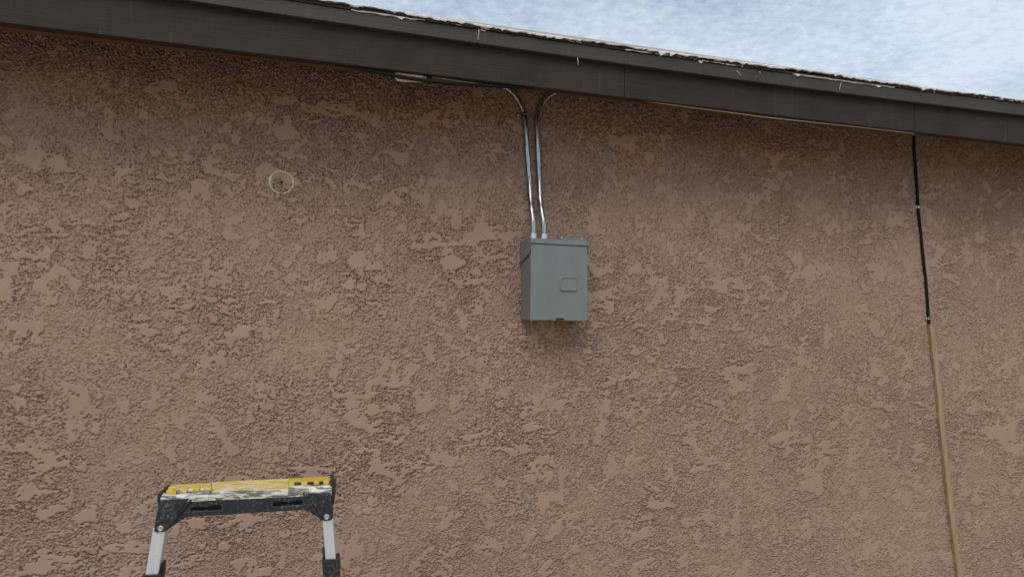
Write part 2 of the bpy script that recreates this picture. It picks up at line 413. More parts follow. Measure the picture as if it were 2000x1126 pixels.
# ragged roofing edge and its flaking white coating
def ragged(name, m, yf, yb, zc, th, seed, drop, step=.012, gap=0.0, kind=None):
    r = random.Random(seed); bm = bmesh.new(); prev = None; x = -1.3; t = 0; s1 = 0
    while x < 4.9:
        s1 = .80*s1+.6*r.uniform(-1, 1)
        top = tt(x)+zc+.0035*math.sin(x*2.3+seed)+.0011*s1
        thick = th*max(.12, .75+.5*math.sin(x*9+seed)*math.sin(x*3.1+1)+r.uniform(-.45, .45))
        if r.random() < drop: thick += r.uniform(.003, .014)
        y = yf+r.uniform(-.003, .003)
        if gap and math.sin(x*6.1+seed)+.8*math.sin(x*15.7+2*seed)+r.uniform(-.5, .5) < -1.4+gap:
            prev = None
        else:
            c = [bm.verts.new(q) for q in ((x, y, top-thick), (x, y-.002, top-thick*.4), (x, y, top), (x, yb, top+.001), (x, yb, top-thick*.8))]
            if prev:
                for i in range(5): bm.faces.new([prev[i], prev[(i+1)%5], c[(i+1)%5], c[i]])
            else: bm.faces.new(c)
            prev = c
        x += step*r.uniform(.5, 1.5)*1.3
    bmesh.ops.holes_fill(bm, edges=bm.edges, sides=6)
    return finish(name, bm, m, house, kind=kind)
ragged('felt_edge', M_FELT, YT-.010, YF+.05, .0160, .010, 3, .04)
ragged('flaking_edge_coating', M_FLAKY, YT-.0145, YT+.05, .0185, .0078, 9, .03)
ragged('flaking_edge_coating', M_FLAKY, YT-.005, YT+.012, .0045, .0035, 5, .05, gap=1.0, kind='stuff')
# a dried coating drip, and small ones
def blobline(name, pts, r, m, parent, Y, squash=.5):
    P_ = [at(a, b, Y) for a, b in pts]; bm = bmesh.new()
    tube(bm, [(p.x, Y, p.z) for p in P_], r, 6, squash=squash); return finish(name, bm, m, parent, smooth=True)
for pts, rr in (([(935, 57), (935.5, 64), (934, 71), (933.5, 79)], [.0025, .0010, .0008, .0014]),
                ([(932, 55), (940, 58), (947, 61), (951, 57)], [.002, .003, .002, .001]),
                ([(1643, 159), (1641, 168), (1639.5, 177)], [.0008, .0014, .001]),
                ([(1652, 156), (1659, 160), (1668, 162), (1688, 164)], [.004, .0035, .002, .001]),
                ([(1439, 138), (1444, 143), (1448, 148)], [.0012, .0008, .0016]),
                ([(1128, 113), (1129, 120), (1128.5, 127)], [.0008, .001, .0008]),
                ([(1484, 140), (1485, 144)], [.001, .001])):
    blobline('coating_drip', pts, rr, M_FLAKY, house, YT-.001)

# small crumbs of mortar stuck below the eave
bm = bmesh.new()
for px, py in ((930, 168), (733, 144), (852, 170), (905, 206), (963, 209), (945, 216), (1002, 478), (1012, 500), (1034, 640), (1026, 648), (1010, 520), (833, 730)):
    p = at(px, py, YW); r = random.uniform(.0022, .0045)
    bmesh.ops.create_icosphere(bm, subdivisions=1, radius=r, matrix=Matrix.Translation((p.x, wall_h(p.x, p.z)-r*.4, p.z)))
finish('mortar_crumbs', bm, M_CHALK, house, smooth=False, kind='stuff')

# ------------------------------------------------------------------ chalk circle round the drill hole
ck = bmesh.new(); rr_ = random.Random(2); RC = None
pe = at(572.5, 356.5, YW); RCx = pe.x-hx; RCz = at(549.5, 335, YW).z-hz
prev = None; nseg = 150
amps = [math.sin(k*.21)+math.sin(k*.077+2)+.9*rr_.uniform(-1, 1) for k in range(nseg)]
for k in range(nseg+1):
    a = 2*math.pi*k/nseg; q = amps[k % nseg]
    wd = .0014+.0013*max(0, q)+rr_.uniform(0, .0016)
    rad = 1+.012*math.sin(3*a+1)+rr_.uniform(-.010, .010)
    cur = None
    if q > -2.5:
        cur = []
        for s in (-1, 0, 1):
            x = hx+(RCx*rad+s*wd)*math.cos(a); z = hz+(RCz*rad+s*wd)*math.sin(a)
            y = min(wall_h(x, z), wall_h(x+.003, z), wall_h(x-.003, z), wall_h(x, z+.003), wall_h(x, z-.003))-.0008-(.0007 if s == 0 else 0)
            cur.append(ck.verts.new((x, y, z)))
        if prev:
            ck.faces.new([prev[0], prev[1], cur[1], cur[0]]); ck.faces.new([prev[1], prev[2], cur[2], cur[1]])
    prev = cur
for k in range(20):
    a = rr_.choice([1.3, 1.65, 1.8, 3.0, 5.4, 5.5, .6, 5.9])+rr_.uniform(-.06, .06)
    x = hx+RCx*math.cos(a)*rr_.uniform(.97, 1.08); z = hz+RCz*math.sin(a)*rr_.uniform(.97, 1.08)
    bmesh.ops.create_icosphere(ck, subdivisions=1, radius=rr_.uniform(.002, .0038), matrix=Matrix.Translation((x, wall_h(x, z)-.0005, z)))
co_ = thing('chalk_circle', (hx, YW, hz), 'thin white chalk circle drawn round a small drilled hole on the stucco', 'chalk mark')
finish('chalk_line', ck, M_CHALK, co_)
bm = bmesh.new()
n = 14; a_ = []
for k in range(n):
    t = 2*math.pi*k/n
    a_.append([bm.verts.new((hx+math.cos(t)*r2, YW-AMP*1.12+dy, hz+math.sin(t)*r2)) for r2, dy in ((.0070, .05), (.0070, 0), (.0090, -.0006), (.0100, .004))])
for k in range(n):
    for i in range(3): bm.faces.new([a_[k][i], a_[(k+1)%n][i], a_[(k+1)%n][i+1], a_[k][i+1]])
bm.faces.new([q[0] for q in a_])
finish('drill_hole_rim', bm, mat('hole_dust', (.30, .24, .19), .95), co_, smooth=True)
bm = bmesh.new(); tube(bm, [(hx, YW-AMP*1.1, hz), (hx, YW+.01, hz)], .0068, 12); finish('dark_hole', bm, M_BLACK_HOLE, co_)

# ------------------------------------------------------------------ electrical box
YB = YW-.006; YD = YB-.150
A = at(1035.5, 625, YD); Bq = at(1147, 626.5, YD); T1 = at(1033.5, 465, YD)
x0, x1 = A.x, Bq.x; zb = (A.z+Bq.z)/2; zt = T1.z
bl = thing('breaker_box', ((x0+x1)/2, YB, zb), 'grey metal outdoor breaker box mounted on the stucco wall below the two conduits', 'electrical box')
W_, H_ = x1-x0, zt-zb
bm = bmesh.new()   # body: open front tub
box(bm, (x0+.003, YD+.012, zb+.002), (x1-.003, YB, zt-.004), .0015)
finish('body', bm, M_BOX, bl)
# door: shallow pan with folded edges, embossed pull
bm = bmesh.new()
dz1 = zt-.023
box(bm, (x0, YD, zb), (x1, YD+.028, dz1), .0022, 2)
door = finish('door', bm, M_BOX, bl)
# embossed square pull: ring groove + raised pad
def rrect(cx, cz, w, h, r, n=5):
    o = []
    for qx, qz, a0 in ((1, 1, 0), (-1, 1, 90), (-1, -1, 180), (1, -1, 270)):
        for k in range(n+1):
            a = R(a0+90*k/n); o.append((cx+qx*(w/2-r)+math.cos(a)*r, cz+qz*(h/2-r)+math.sin(a)*r))
    return o
e0 = at(1093, 539.5, YD); e1 = at(1127, 569, YD)
ecx, ecz, ew, eh = (e0.x+e1.x)/2, (e0.z+e1.z)/2, e1.x-e0.x, e0.z-e1.z
bm = bmesh.new(); loops = []
for s, dy in ((1.0, .0003), (.90, -.0070), (.84, -.0076), (.77, -.0046), (.72, -.0036), (.68, -.0036)):
    loops.append([bm.verts.new((x, YD+dy, z)) for x, z in rrect(ecx, ecz, ew*s, eh*s-(0), .008*s)])
for a, b in zip(loops, loops[1:]):
    n = len(a)
    for i in range(n): bm.faces.new([a[i], a[(i+1)%n], b[(i+1)%n], b[i]])
bm.faces.new(loops[-1])
finish('door_pull', bm, M_BOX, door, smooth=True)
# latch slot and tab at the foot of the door
l0 = at(1086, 621, YD); l1 = at(1101.5, 624.5, YD)
bm = bmesh.new(); box(bm, (l0.x, YD-.0006, l1.z-.0005), (l1.x, YD+.001, l0.z), .0003); finish('latch_slot', bm, M_BLACK_HOLE, door)
bm = bmesh.new(); box(bm, (l0.x+.001, YD-.005, l0.z), (l1.x+.001, YD+.001, l0.z+.0018), .0005)
finish('latch_tab', bm, M_BOX, door)
# rain hood: cap with front lip and side flaps
bm = bmesh.new(); c0, c1 = x0-.0035, x1+.0035; yh = YD-.004
box(bm, (c0, yh, zt-.002), (c1, YB, zt+.0008), .0006)                 # top sheet
box(bm, (c0, yh-.0012, zt-.0215), (c1, yh, zt+.0008), .0005)          # front lip
flap = [(yh, zt), (yh, zt-.047), (yh+.003, zt-.055), (yh+.010, zt-.061), (yh+.022, zt-.066), (yh+.070, zt-.080), (yh+.120, zt-.095), (YB-.006, zt-.095), (YB, zt-.050), (YB, zt)]
for xa, xb in ((c0-.0002, c0+.001), (c1-.001, c1+.0002)):
    a = [bm.verts.new((xa, y, z)) for y, z in flap]; b = [bm.verts.new((xb, y, z)) for y, z in flap]; n = len(flap)
    bm.faces.new(a); bm.faces.new(b[::-1])
    for i in range(n): bm.faces.new([a[i], b[i], b[(i+1)%n], a[(i+1)%n]])
finish('rain_hood', bm, M_BOX, bl)
p0 = at(1092, 465, YB-.10); p1 = at(1136, 467, YB-.10)
bm = bmesh.new(); box(bm, (p0.x, YB-.132, zt+.0005), (p1.x, YB-.06, zt+.0125), .0015)
hp = finish('hub_cover_plate', bm, M_BOX, bl)
for xq in (p0.x+.004, p1.x-.008):
    bm = bmesh.new(); tube(bm, [(xq, YB-.118, zt+.012), (xq, YB-.118, zt+.0175)], .0045, 8)
    finish('screw', bm, M_ZINC, hp)
for xq in (x0+.012, x1-.012):
    bm = bmesh.new(); tube(bm, [(xq, YD+.02, zb-.001), (xq, YD+.02, zb-.004)], .004, 6); finish('screw', bm, M_ZINC, bl)

# ------------------------------------------------------------------ conduits
YC0, YC1 = YW-.018, YB-.075
def conduit(pts, label, side_):
    n = len(pts); P_ = []
    for i, (a, b) in enumerate(pts):
        # stands off the wall only near the box, where it kicks out to meet the hub
        t = max(0, min(1, (b-350)/95)); t = t*t*(3-2*t)
        P_.append(at(a, b, YC0+(YC1-YC0)*t))
    P_[-1].z = zt+.002; P_[-1].x = P_[-2].x
    base = Vector((P_[-1].x, P_[-1].y, P_[-1].z))
    th = thing('conduit', base, label, 'conduit', 'steel conduits above the breaker box')
    bm = bmesh.new(); tube(bm, spline(P_, 6), .0117, 16)
    finish('pipe', bm, M_EMT, th, smooth=True)
    # connector: lock ring, hex body, collar with set screw
    x, y, z = base
    bm = bmesh.new(); tube(bm, [(x, y, z-.001), (x, y, z+.006)], .0195, 8); finish('lock_ring', bm, M_ZINC, th)
    bm = bmesh.new(); tube(bm, [(x, y, z+.006), (x, y, z+.007), (x, y, z+.030), (x, y, z+.0315)], [.0145, .0158, .0158, .0135], 16); k = finish('connector', bm, M_ZINC, th, smooth=False)
    bm = bmesh.new(); tube(bm, [(x, y, z+.0230), (x, y, z+.0300)], .0178, 8); finish('gland_nut', bm, M_ZINC, th)
    bm = bmesh.new(); tube(bm, [(x+.012*side_, y-.010, z+.014), (x+.019*side_, y-.016, z+.014)], .003, 8); finish('set_screw', bm, M_ZINC, th)
    return th, P_
lc, PL = conduit([(955, 165), (973, 167.5), (988.8, 172.5), (1000, 181), (1011, 194), (1019, 208), (1024, 222), (1027, 248), (1030, 299), (1033.5, 344), (1036, 385), (1038, 408), (1040.5, 426), (1041.4, 445), (1041.4, 466)],
              'left conduit with blue label, bending left under the eave above the box', -1)
rc, PR = conduit([(1126, 175), (1108, 176), (1091, 179), (1078, 184), (1065.5, 193), (1056, 207), (1050.5, 222), (1049, 248), (1051, 299), (1053, 344), (1055, 389), (1058, 412), (1061, 430), (1062, 445), (1062, 466)],
              'right conduit, plain bare steel, bending right under the eave above the box', 1)
def lab(pts, r, m, name, a0, a1):
    bm = bmesh.new(); prev = None
    for px, py in pts:
        p = at(px, py, YC0); c = [bm.verts.new((p.x+math.cos(R(a))*r, p.y-math.sin(R(a))*r, p.z)) for a in np.linspace(a0, a1, 7)]
        if prev:
            for i in range(6): bm.faces.new([prev[i], prev[i+1], c[i+1], c[i]])
        prev = c
    finish(name, bm, m, lc, smooth=True)
lab([(1034.3, 360), (1036.7, 394)], .0121, M_LABEL, 'blue_label', 118, 178)
lab([(1035, 370), (1036.6, 388)], .0122, M_LABEL2, 'printed_label', 40, 95)
# one-hole strap with its screw, left of the left conduit
s = at(1024.3, 224, YC0)
st = thing('pipe_strap', (s.x-.02, YW-.006, s.z), 'small steel strap screwed to the wall left of the left conduit', 'pipe strap')
bm = bmesh.new(); rs = .0132
prev = None
prof = []
for a in np.linspace(-10, 190, 16): prof.append((s.x+math.cos(R(a))*rs, YC0-math.sin(R(a))*rs))
prof += [(s.x-rs, YW-.009), (s.x-rs-.003, YW-.0075), (s.x-rs-.022, YW-.0070)]
for hx2, dz in ((.0, 0),):
    for i, (x, y) in enumerate(prof):
        hh = .0085
        ddx = math.copysign(.0014, x-s.x)
        c = [bm.verts.new((x, y, s.z-hh)), bm.verts.new((x, y-.0001, s.z-hh*.3)), bm.verts.new((x+ddx*.3, y-.0018, s.z)), bm.verts.new((x, y-.0001, s.z+hh*.3)), bm.verts.new((x, y, s.z+hh))]
        if prev:
            for k in range(4): bm.faces.new([prev[k], prev[k+1], c[k+1], c[k]])
        prev = c
r_ = bmesh.ops.solidify(bm, geom=bm.faces[:], thickness=.0012)
finish('band', bm, M_EMT, st)
bm = bmesh.new(); xs_ = s.x-rs-.013; tube(bm, [(xs_, YW-.008, s.z), (xs_, YW-.0125, s.z), (xs_, YW-.014, s.z)], [.0065, .0065, .004], 6); finish('screw', bm, M_ZINC, st)

# ------------------------------------------------------------------ cables under the eave
def cable(name, pts, Y, r, m, label, cat, n=6):
    P_ = spline([at(a, b, Y if not callable(Y) else Y(a)) for a, b in pts], n); bm = bmesh.new()
    tube(bm, P_, r, 8); o = finish(name, bm, m, None, smooth=True)
    o['label'] = label; o['category'] = cat; return o
YK = YF+.016
cable('black_cable', [(610, 112), (640, 119.5), (660, 125), (690, 131.5), (720, 138), (765, 146.5), (810, 155), (855, 160.5), (915, 165), (960, 167.5), (1000, 170), (1040, 171)], YK, .0072, M_CABLE,
      'black cable sagging below the fascia, running past the cream bracket towards the conduits', 'cable')
cable('thin_wire', [(838, 149), (880, 156), (915, 160.5), (950, 164.5), (1000, 166)], YK+.01, .0018, M_WIRE, 'thin pale wire running right from the cream bracket clamp under the eave', 'wire')
cable('thin_wire', [(1150, 178), (1220, 191.0), (1300, 203.2), (1442, 221.6), (1500, 229.3), (1655, 245.8), (1786, 260.5)], YF+.02, .0022, M_WIRE,
      'long thin beige wire along the lower fascia edge, ending at the vertical black cable', 'wire')
# cream bracket: a bent loop of flat bar, open to the right
YQ = YK+.012
br = thing('soffit_bracket', at(775, 150, YQ), 'cream bent metal bracket tucked under the eave, crossed by the black cable', 'bracket')
def flat(pts, hw, m, name, par, Y, d=.004):
    bm = bmesh.new(); P_ = [at(a, b, Y) for a, b in pts]; prev = None
    for i, p in enumerate(P_):
        dd = (P_[min(i+1, len(P_)-1)]-P_[max(i-1, 0)]); dd.normalize(); nn = Vector((-dd.z, 0, dd.x))*(hw[i] if isinstance(hw, list) else hw)
        c = [bm.verts.new(p+nn+Vector((0, s, 0))) for s in (-d, d)]+[bm.verts.new(p-nn+Vector((0, s, 0))) for s in (d, -d)]
        if prev:
            for k in range(4): bm.faces.new([prev[k], prev[(k+1)%4], c[(k+1)%4], c[k]])
        else: bm.faces.new(c)
        prev = c
    bm.faces.new(prev[::-1]); return finish(name, bm, m, par)
flat([(774, 143.5), (780, 143.2), (800, 146), (826, 150)], [.002, .0045, .0052, .0052], M_BEIGE, 'upper_bar', br, YQ)
flat([(774, 143), (771.8, 147), (773, 152), (778, 156.5), (788, 157.8), (810, 158.6), (826, 159.2)], [.003, .0032, .0035, .0034, .003, .0028, .002], M_BEIGE, 'lower_bar', br, YQ+.006)
p = at(829.5, 150, YQ)
bm = bmesh.new(); box(bm, (p.x-.007, p.y-.009, p.z-.008), (p.x+.006, p.y+.004, p.z+.008), .0015); cl_ = finish('clamp', bm, M_ZINC, br)
bm = bmesh.new(); tube(bm, [(p.x, p.y-.009, p.z), (p.x, p.y-.0125, p.z)], .0042, 8); finish('screw', bm, M_CABLE, cl_)
p = at(841, 150.5, YQ)
bm = bmesh.new(); box(bm, (p.x-.013, p.y-.006, p.z-.005), (p.x+.004, p.y+.004, p.z+.004), .001); finish('clamp', bm, M_CABLE, br)
bm = bmesh.new(); box(bm, (p.x+.0045, p.y-.007, p.z-.004), (p.x+.012, p.y+.004, p.z+.005), .001); finish('clamp', bm, M_ZINC, br)

# vertical black cable on the right, with clips
YV = YW-.012
vpts = [(1784.5, 240), (1785, 260), (1786, 302), (1790.4, 355), (1793, 404), (1797.7, 449), (1804, 511), (1809, 555), (1812.8, 608.5), (1814.0, 625), (1814.6, 638)]
cable('black_cable', vpts, YV, .0078, M_CABLE, 'black cable running down the stucco from the eave to the wooden strip', 'cable')
def clip(px, py, lab_, big):
    p = at(px, py, YV)
    t = thing('cable_clip', (p.x, YW-.008, p.z), lab_, 'cable clip', 'clips on the vertical black cable')
    bm = bmesh.new(); prev = None; rs = .0092
    for a in np.linspace(-5, 185, 12):
        x, y = p.x+math.cos(R(a))*rs, p.y-math.sin(R(a))*rs
        c = [bm.verts.new((x, y, p.z+s)) for s in (-.008, .008)]
        if prev: bm.faces.new([prev[0], prev[1], c[1], c[0]])
        prev = c
    c = [bm.verts.new((p.x-rs-(.020 if big else .008), YW-.0070, p.z+s)) for s in (-.008, .008)]; bm.faces.new([prev[0], prev[1], c[1], c[0]])
    bmesh.ops.solidify(bm, geom=bm.faces[:], thickness=.001)
    finish('band', bm, M_ZINC, t)
    if big:
        bm = bmesh.new(); tube(bm, [(p.x-rs-.011, YW-.008, p.z), (p.x-rs-.011, YW-.012, p.z)], .0045, 6); finish('screw', bm, M_FELT, t)
clip(1793.2, 404.5, 'upper metal clip with screw ear holding the vertical black cable', True)
clip(1813.5, 621.5, 'lower metal clip on the black cable just above the wooden strip', False)
# dried foam where the cable enters the eave
bm = bmesh.new()
for k, (px, py, r) in enumerate(((1793, 264, .013), (1801, 266, .016), (1808, 265, .011), (1798, 261, .012))):
    p = at(px, py, YW); bmesh.ops.create_icosphere(bm, subdivisions=2, radius=r, matrix=Matrix.Translation((p.x, YW-.004, p.z)) @ Matrix.Scale(.6, 4, (0, 0, 1)))
for v in bm.verts: v.co += Vector((random.uniform(-1, 1), random.uniform(-1, 1), random.uniform(-1, 1)))*.0016
o = finish('foam_patch', bm, M_FOAM, None); o['label'] = 'small tan lump of dried foam beside the cable under the eave'; o['category'] = 'foam sealant'

# ------------------------------------------------------------------ wooden strip
lp = [(1816, 633), (1829, 745), (1837, 838), (1846.5, 918), (1858, 1020), (1871.5, 1126)]
P_ = [at(a, b, YW-.010) for a, b in lp]
d = (P_[-1]-P_[-2]); k = (0.0-P_[-1].z)/d.z
P_.append(P_[-1]+d*k)
bm = bmesh.new(); prev = None
for p in spline(P_, 5):
    hw = .0165; y0, y1 = YW-.026, YW-.0062
    c = [bm.verts.new(q) for q in ((p.x-hw, y0+.002, p.z), (p.x-hw+.002, y0, p.z), (p.x+hw-.002, y0, p.z), (p.x+hw, y0+.002, p.z), (p.x+hw, y1, p.z), (p.x-hw, y1, p.z))]
    if prev:
        for i in range(6): bm.faces.new([prev[i], prev[(i+1)%6], c[(i+1)%6], c[i]])
    else: bm.faces.new(c)
    prev = c
bm.faces.new(prev[::-1])
o = finish('wooden_strip', bm, M_LATH); o['label'] = 'long thin bare wooden strip slanting down the wall below the black cable'; o['category'] = 'wood strip'

# ------------------------------------------------------------------ ladder
# local frame: x to the right along its front, y away from the camera, z up
ROTL = R(-5.0)
YL0 = 1.80
Lc = at(479, 985, YL0)
lad = thing('step_ladder', (Lc.x, Lc.y, 0), 'aluminium step ladder with paint splattered yellow and black plastic top', 'ladder', rotz=ROTL)
Mi = Matrix.Rotation(-ROTL, 3, 'Z')
def lfr(px, py, dy=0.0):
    """pixel -> local (x, z) on the ladder's front plane shifted back by dy"""
    dirv = AF + AR*((px-1000)/F_PX) - AU*((py-563)/F_PX)
    o_ = Mi @ (CAM-lad.location); dl = Mi @ dirv
    q = o_+dl*((dy-o_.y)/dl.y); return q.x, q.z
LP = lambda name, bm, m, par=None, **k: finish(name, bm, m, par or lad, world=False, **k)
# black front skirt, outlined with slots cut through it
outl = [lfr(*q) for q in ((312, 973), (401, 968.5), (540, 963), (648, 958.5), (650, 990), (650.6, 1010), (646, 1015.5), (633, 1017), (627.5, 1013.5), (596.8, 995), (480, 1002), (362.5, 1009.3), (327, 1034), (322, 1038), (306, 1039.5), (300, 1037), (303, 1015))]
def slot(px0, py0, px1, py1, h):
    pts = []
    m_ = ((px0+px1)/2, (py0+py1)/2)
    for (a, b) in ((px0, py0), (px0+5, py0-h), ((px0+m_[0])/2, (py0+m_[1])/2-h-.6), (m_[0]-3, m_[1]-h*.55), (m_[0]+3, m_[1]-h*.6), ((px1+m_[0])/2, (py1+m_[1])/2-h-.6), (px1-5, py1-h), (px1, py1), (px1-5, py1+h*.8), (m_[0]+4, m_[1]+h*.7), (m_[0], m_[1]+h*.2), (m_[0]-4, m_[1]+h*.75), (px0+5, py0+h*.9)):
        pts.append(lfr(a, b))
    return pts
slots = [slot(371, 995, 434, 991, 4.6), slot(532, 985, 593, 981, 4.6)]
def plate_with_holes(name, outer, holes, y0, y1, m, par):
    bm = bmesh.new(); edges = []; loops = []
    for lp_ in [outer]+holes:
        vs_ = [bm.verts.new((x, y0, z)) for x, z in lp_]; loops.append(vs_)
        edges += [bm.edges.new((vs_[i], vs_[(i+1) % len(vs_)])) for i in range(len(vs_))]
    bmesh.ops.triangle_fill(bm, use_beauty=True, use_dissolve=False, edges=edges)
    # drop faces that filled the holes
    def inside(x, z, poly):
        c = False; j = len(poly)-1
        for i in range(len(poly)):
            if (poly[i][1] > z) != (poly[j][1] > z) and x < (poly[j][0]-poly[i][0])*(z-poly[i][1])/(poly[j][1]-poly[i][1])+poly[i][0]: c = not c
            j = i
        return c
    kill = [f for f in bm.faces if any(inside(f.calc_center_median().x, f.calc_center_median().z, h) for h in holes)]
    if kill: bmesh.ops.delete(bm, geom=kill, context='FACES_ONLY')
    front = bm.faces[:]
    r_ = bmesh.ops.extrude_face_region(bm, geom=front)
    bmesh.ops.translate(bm, verts=[q for q in r_['geom'] if isinstance(q, bmesh.types.BMVert)], vec=(0, y1-y0, 0))
    o = LP(name, bm, m, par)
    bv = o.modifiers.new('b', 'BEVEL'); bv.width = .0022; bv.segments = 2; bv.limit_method = 'ANGLE'; bv.angle_limit = R(50)
    return o
skirt = plate_with_holes('front_skirt', outl, slots, 0.0, .010, M_BPLAST, lad)
# hollow behind the skirt: web, cheeks, back skirt
xL, xR = outl[0][0], outl[3][0]; zT = (outl[0][1]+outl[3][1])/2; zB = outl[10][1]
TD = .135
bm = bmesh.new(); box(bm, (xL+.03, .030, zB+.004), (xR-.03, .036, zT-.004)); LP('inner_web', bm, mat('black_plastic', (.012,)*3, .6), lad)
# corner gussets: slanted ribs standing proud of the skirt
for a, b in (((374, 974), (322, 1034)), ((592, 962), (629, 1014))):
    (xa, za), (xb, zb_) = lfr(*a), lfr(*b); dx, dz = xb-xa, zb_-za; l = math.hypot(dx, dz); nx_, nz_ = -dz/l*.0022, dx/l*.0022
    bm = bmesh.new(); prism(bm, [(xa+nx_, za+nz_), (xb+nx_, zb_+nz_), (xb-nx_, zb_-nz_), (xa-nx_, za-nz_)], -.005, .002, .0008)
    LP('rib', bm, M_BPLAST, skirt)
# proud corner blocks outside the ribs
for pts in (((312.5, 975), (371, 972), (321, 1034), (318, 1037), (305.5, 1038), (302, 1036), (304.5, 1015)), ((596, 963), (646.5, 960), (648.5, 990), (649, 1010), (645, 1014.5), (634, 1015.5), (631.5, 1012))):
    bm = bmesh.new(); prism(bm, [lfr(*q) for q in pts], -.0028, .003, .0012); LP('corner_gusset', bm, M_BPLAST, skirt)
# side cheeks and back
bm = bmesh.new(); zl = outl[14][1]
box(bm, (xL-.006, .008, zl+.03), (xL+.004, TD, zT+.003), .003, 2); LP('side_cheek', bm, M_BPLAST)
bm = bmesh.new(); box(bm, (xR-.003, .008, zl+.045), (xR+.006, TD, zT+.003), .003, 2); LP('side_cheek', bm, M_BPLAST)
bm = bmesh.new(); box(bm, (xL+.004, TD-.01, zB), (xR-.003, TD, zT), .002); LP('back_skirt', bm, M_BPLAST)
# rivets
for px, py in ((313.7, 1031), (638, 1008.5)):
    x, z = lfr(px, py, -.004); bm = bmesh.new(); n = 16; rings = []
    for r_, y_ in ((.0064, -.0025), (.0064, -.0052), (.0048, -.0068), (.0026, -.0064), (.0022, -.0035)):
        rings.append([bm.verts.new((x+math.cos(2*math.pi*k/n)*r_, y_, z+math.sin(2*math.pi*k/n)*r_)) for k in range(n)])
    for a, b in zip(rings, rings[1:]):
        for k in range(n): bm.faces.new([a[k], a[(k+1)%n], b[(k+1)%n], b[k]])
    bm.faces.new(rings[-1]); LP('rivet', bm, M_ZINC)
# top tray. Rows given by pixel and depth: front lip bottom edge, lip top edge, back edge.
zf = zT
bm = bmesh.new()
def surf(bm, rows, nseg=1):
    prev = None
    for row in rows:
        c = [bm.verts.new(q) for q in row]
        if prev:
            for i in range(len(c)-1): bm.faces.new([prev[i], prev[i+1], c[i+1], c[i]])
        prev = c
def P3(px, py, dy): x, z = lfr(px, py, dy); return (x, dy, z)
def slab(name, quad_front_bottom, rows, m, par=None, drop=.010):
    """closed slab whose upper surface passes through rows (front to back)"""
    bm = bmesh.new(); top = [[bm.verts.new(q) for q in r_] for r_ in rows]
    bot = [[bm.verts.new((q[0], q[1], q[2]-drop)) for q in r_] for r_ in rows]
    nr, nc = len(rows), len(rows[0])
    for i in range(nr-1):
        for j in range(nc-1):
            bm.faces.new([top[i][j], top[i][j+1], top[i+1][j+1], top[i+1][j]]); bm.faces.new([bot[i][j], bot[i+1][j], bot[i+1][j+1], bot[i][j+1]])
    per = [(0, j) for j in range(nc)]+[(i, nc-1) for i in range(1, nr)]+[(nr-1, j) for j in range(nc-2, -1, -1)]+[(i, 0) for i in range(nr-2, 0, -1)]
    for k in range(len(per)):
        a, b = per[k], per[(k+1) % len(per)]
        bm.faces.new([top[a[0]][a[1]], bot[a[0]][a[1]], bot[b[0]][b[1]], top[b[0]][b[1]]])
    return LP(name, bm, m, par)
# painty lip along the front (three stretches), rising to the tray
lipL = slab('front_lip', None, [[P3(313.5, 973.2, -.002), P3(360, 971, -.002), P3(407, 968.4, -.002)], [P3(316, 966.5, .008), P3(360, 964, .008), P3(409, 962, .008)], [P3(319, 962, .020), P3(360, 961, .020), P3(410, 957, .020)]], M_LIP)
lipM = slab('front_lip', None, [[P3(407.4, 968.4, -.001), P3(480, 965, -.001), P3(563, 961.8, -.001)], [P3(410, 963.5, .010), P3(480, 960.5, .010), P3(563, 957.5, .010)], [P3(413, 960, .018), P3(480, 956.5, .018), P3(563, 954.5, .018)]], M_LIP)
lipR = slab('front_lip', None, [[P3(563.4, 961.5, -.002), P3(600, 960, -.002), P3(647.5, 958.3, -.002)], [P3(563.6, 952, .006), P3(600, 950.5, .006), P3(647.5, 949, .006)], [P3(563.6, 947, .018), P3(600, 945.5, .018), P3(647.5, 943.5, .018)]], M_LIP)
BK = TD
tray = slab('top_plate', None, [[P3(410.5, 961.5, .017), P3(480, 957.5, .017), P3(563, 955, .017)], [P3(413, 951, .055), P3(480, 948, .055), P3(563, 945.5, .055)], [P3(414, 946, .085), P3(480, 943.5, .085), P3(563, 940.5, .085)], [P3(413, 942.5, .105), P3(480, 939, .105), P3(563, 935.5, .105)], [P3(411, 941.5, BK), P3(480, 937.0, BK), P3(563, 933.5, BK)]], M_YEL)
endL = slab('end_plate', None, [[P3(326, 957.5, .026), P3(360, 955, .026), P3(411, 951.5, .026)], [P3(330, 950, .06), P3(360, 948.5, .06), P3(412, 945.5, .06)], [P3(335, 945.8, BK-.01), P3(370, 944, BK-.01), P3(411.5, 942.2, BK-.01)]], M_YEL)
endR = slab('end_plate', None, [[P3(563.6, 940.5, .030), P3(600, 939, .030), P3(643, 936.5, .030)], [P3(563.6, 936.5, .07), P3(600, 934.5, .07), P3(643, 931.5, .07)], [P3(563.6, 933.6, BK), P3(600, 931.8, BK), P3(642, 929.2, BK)]], M_YELC)
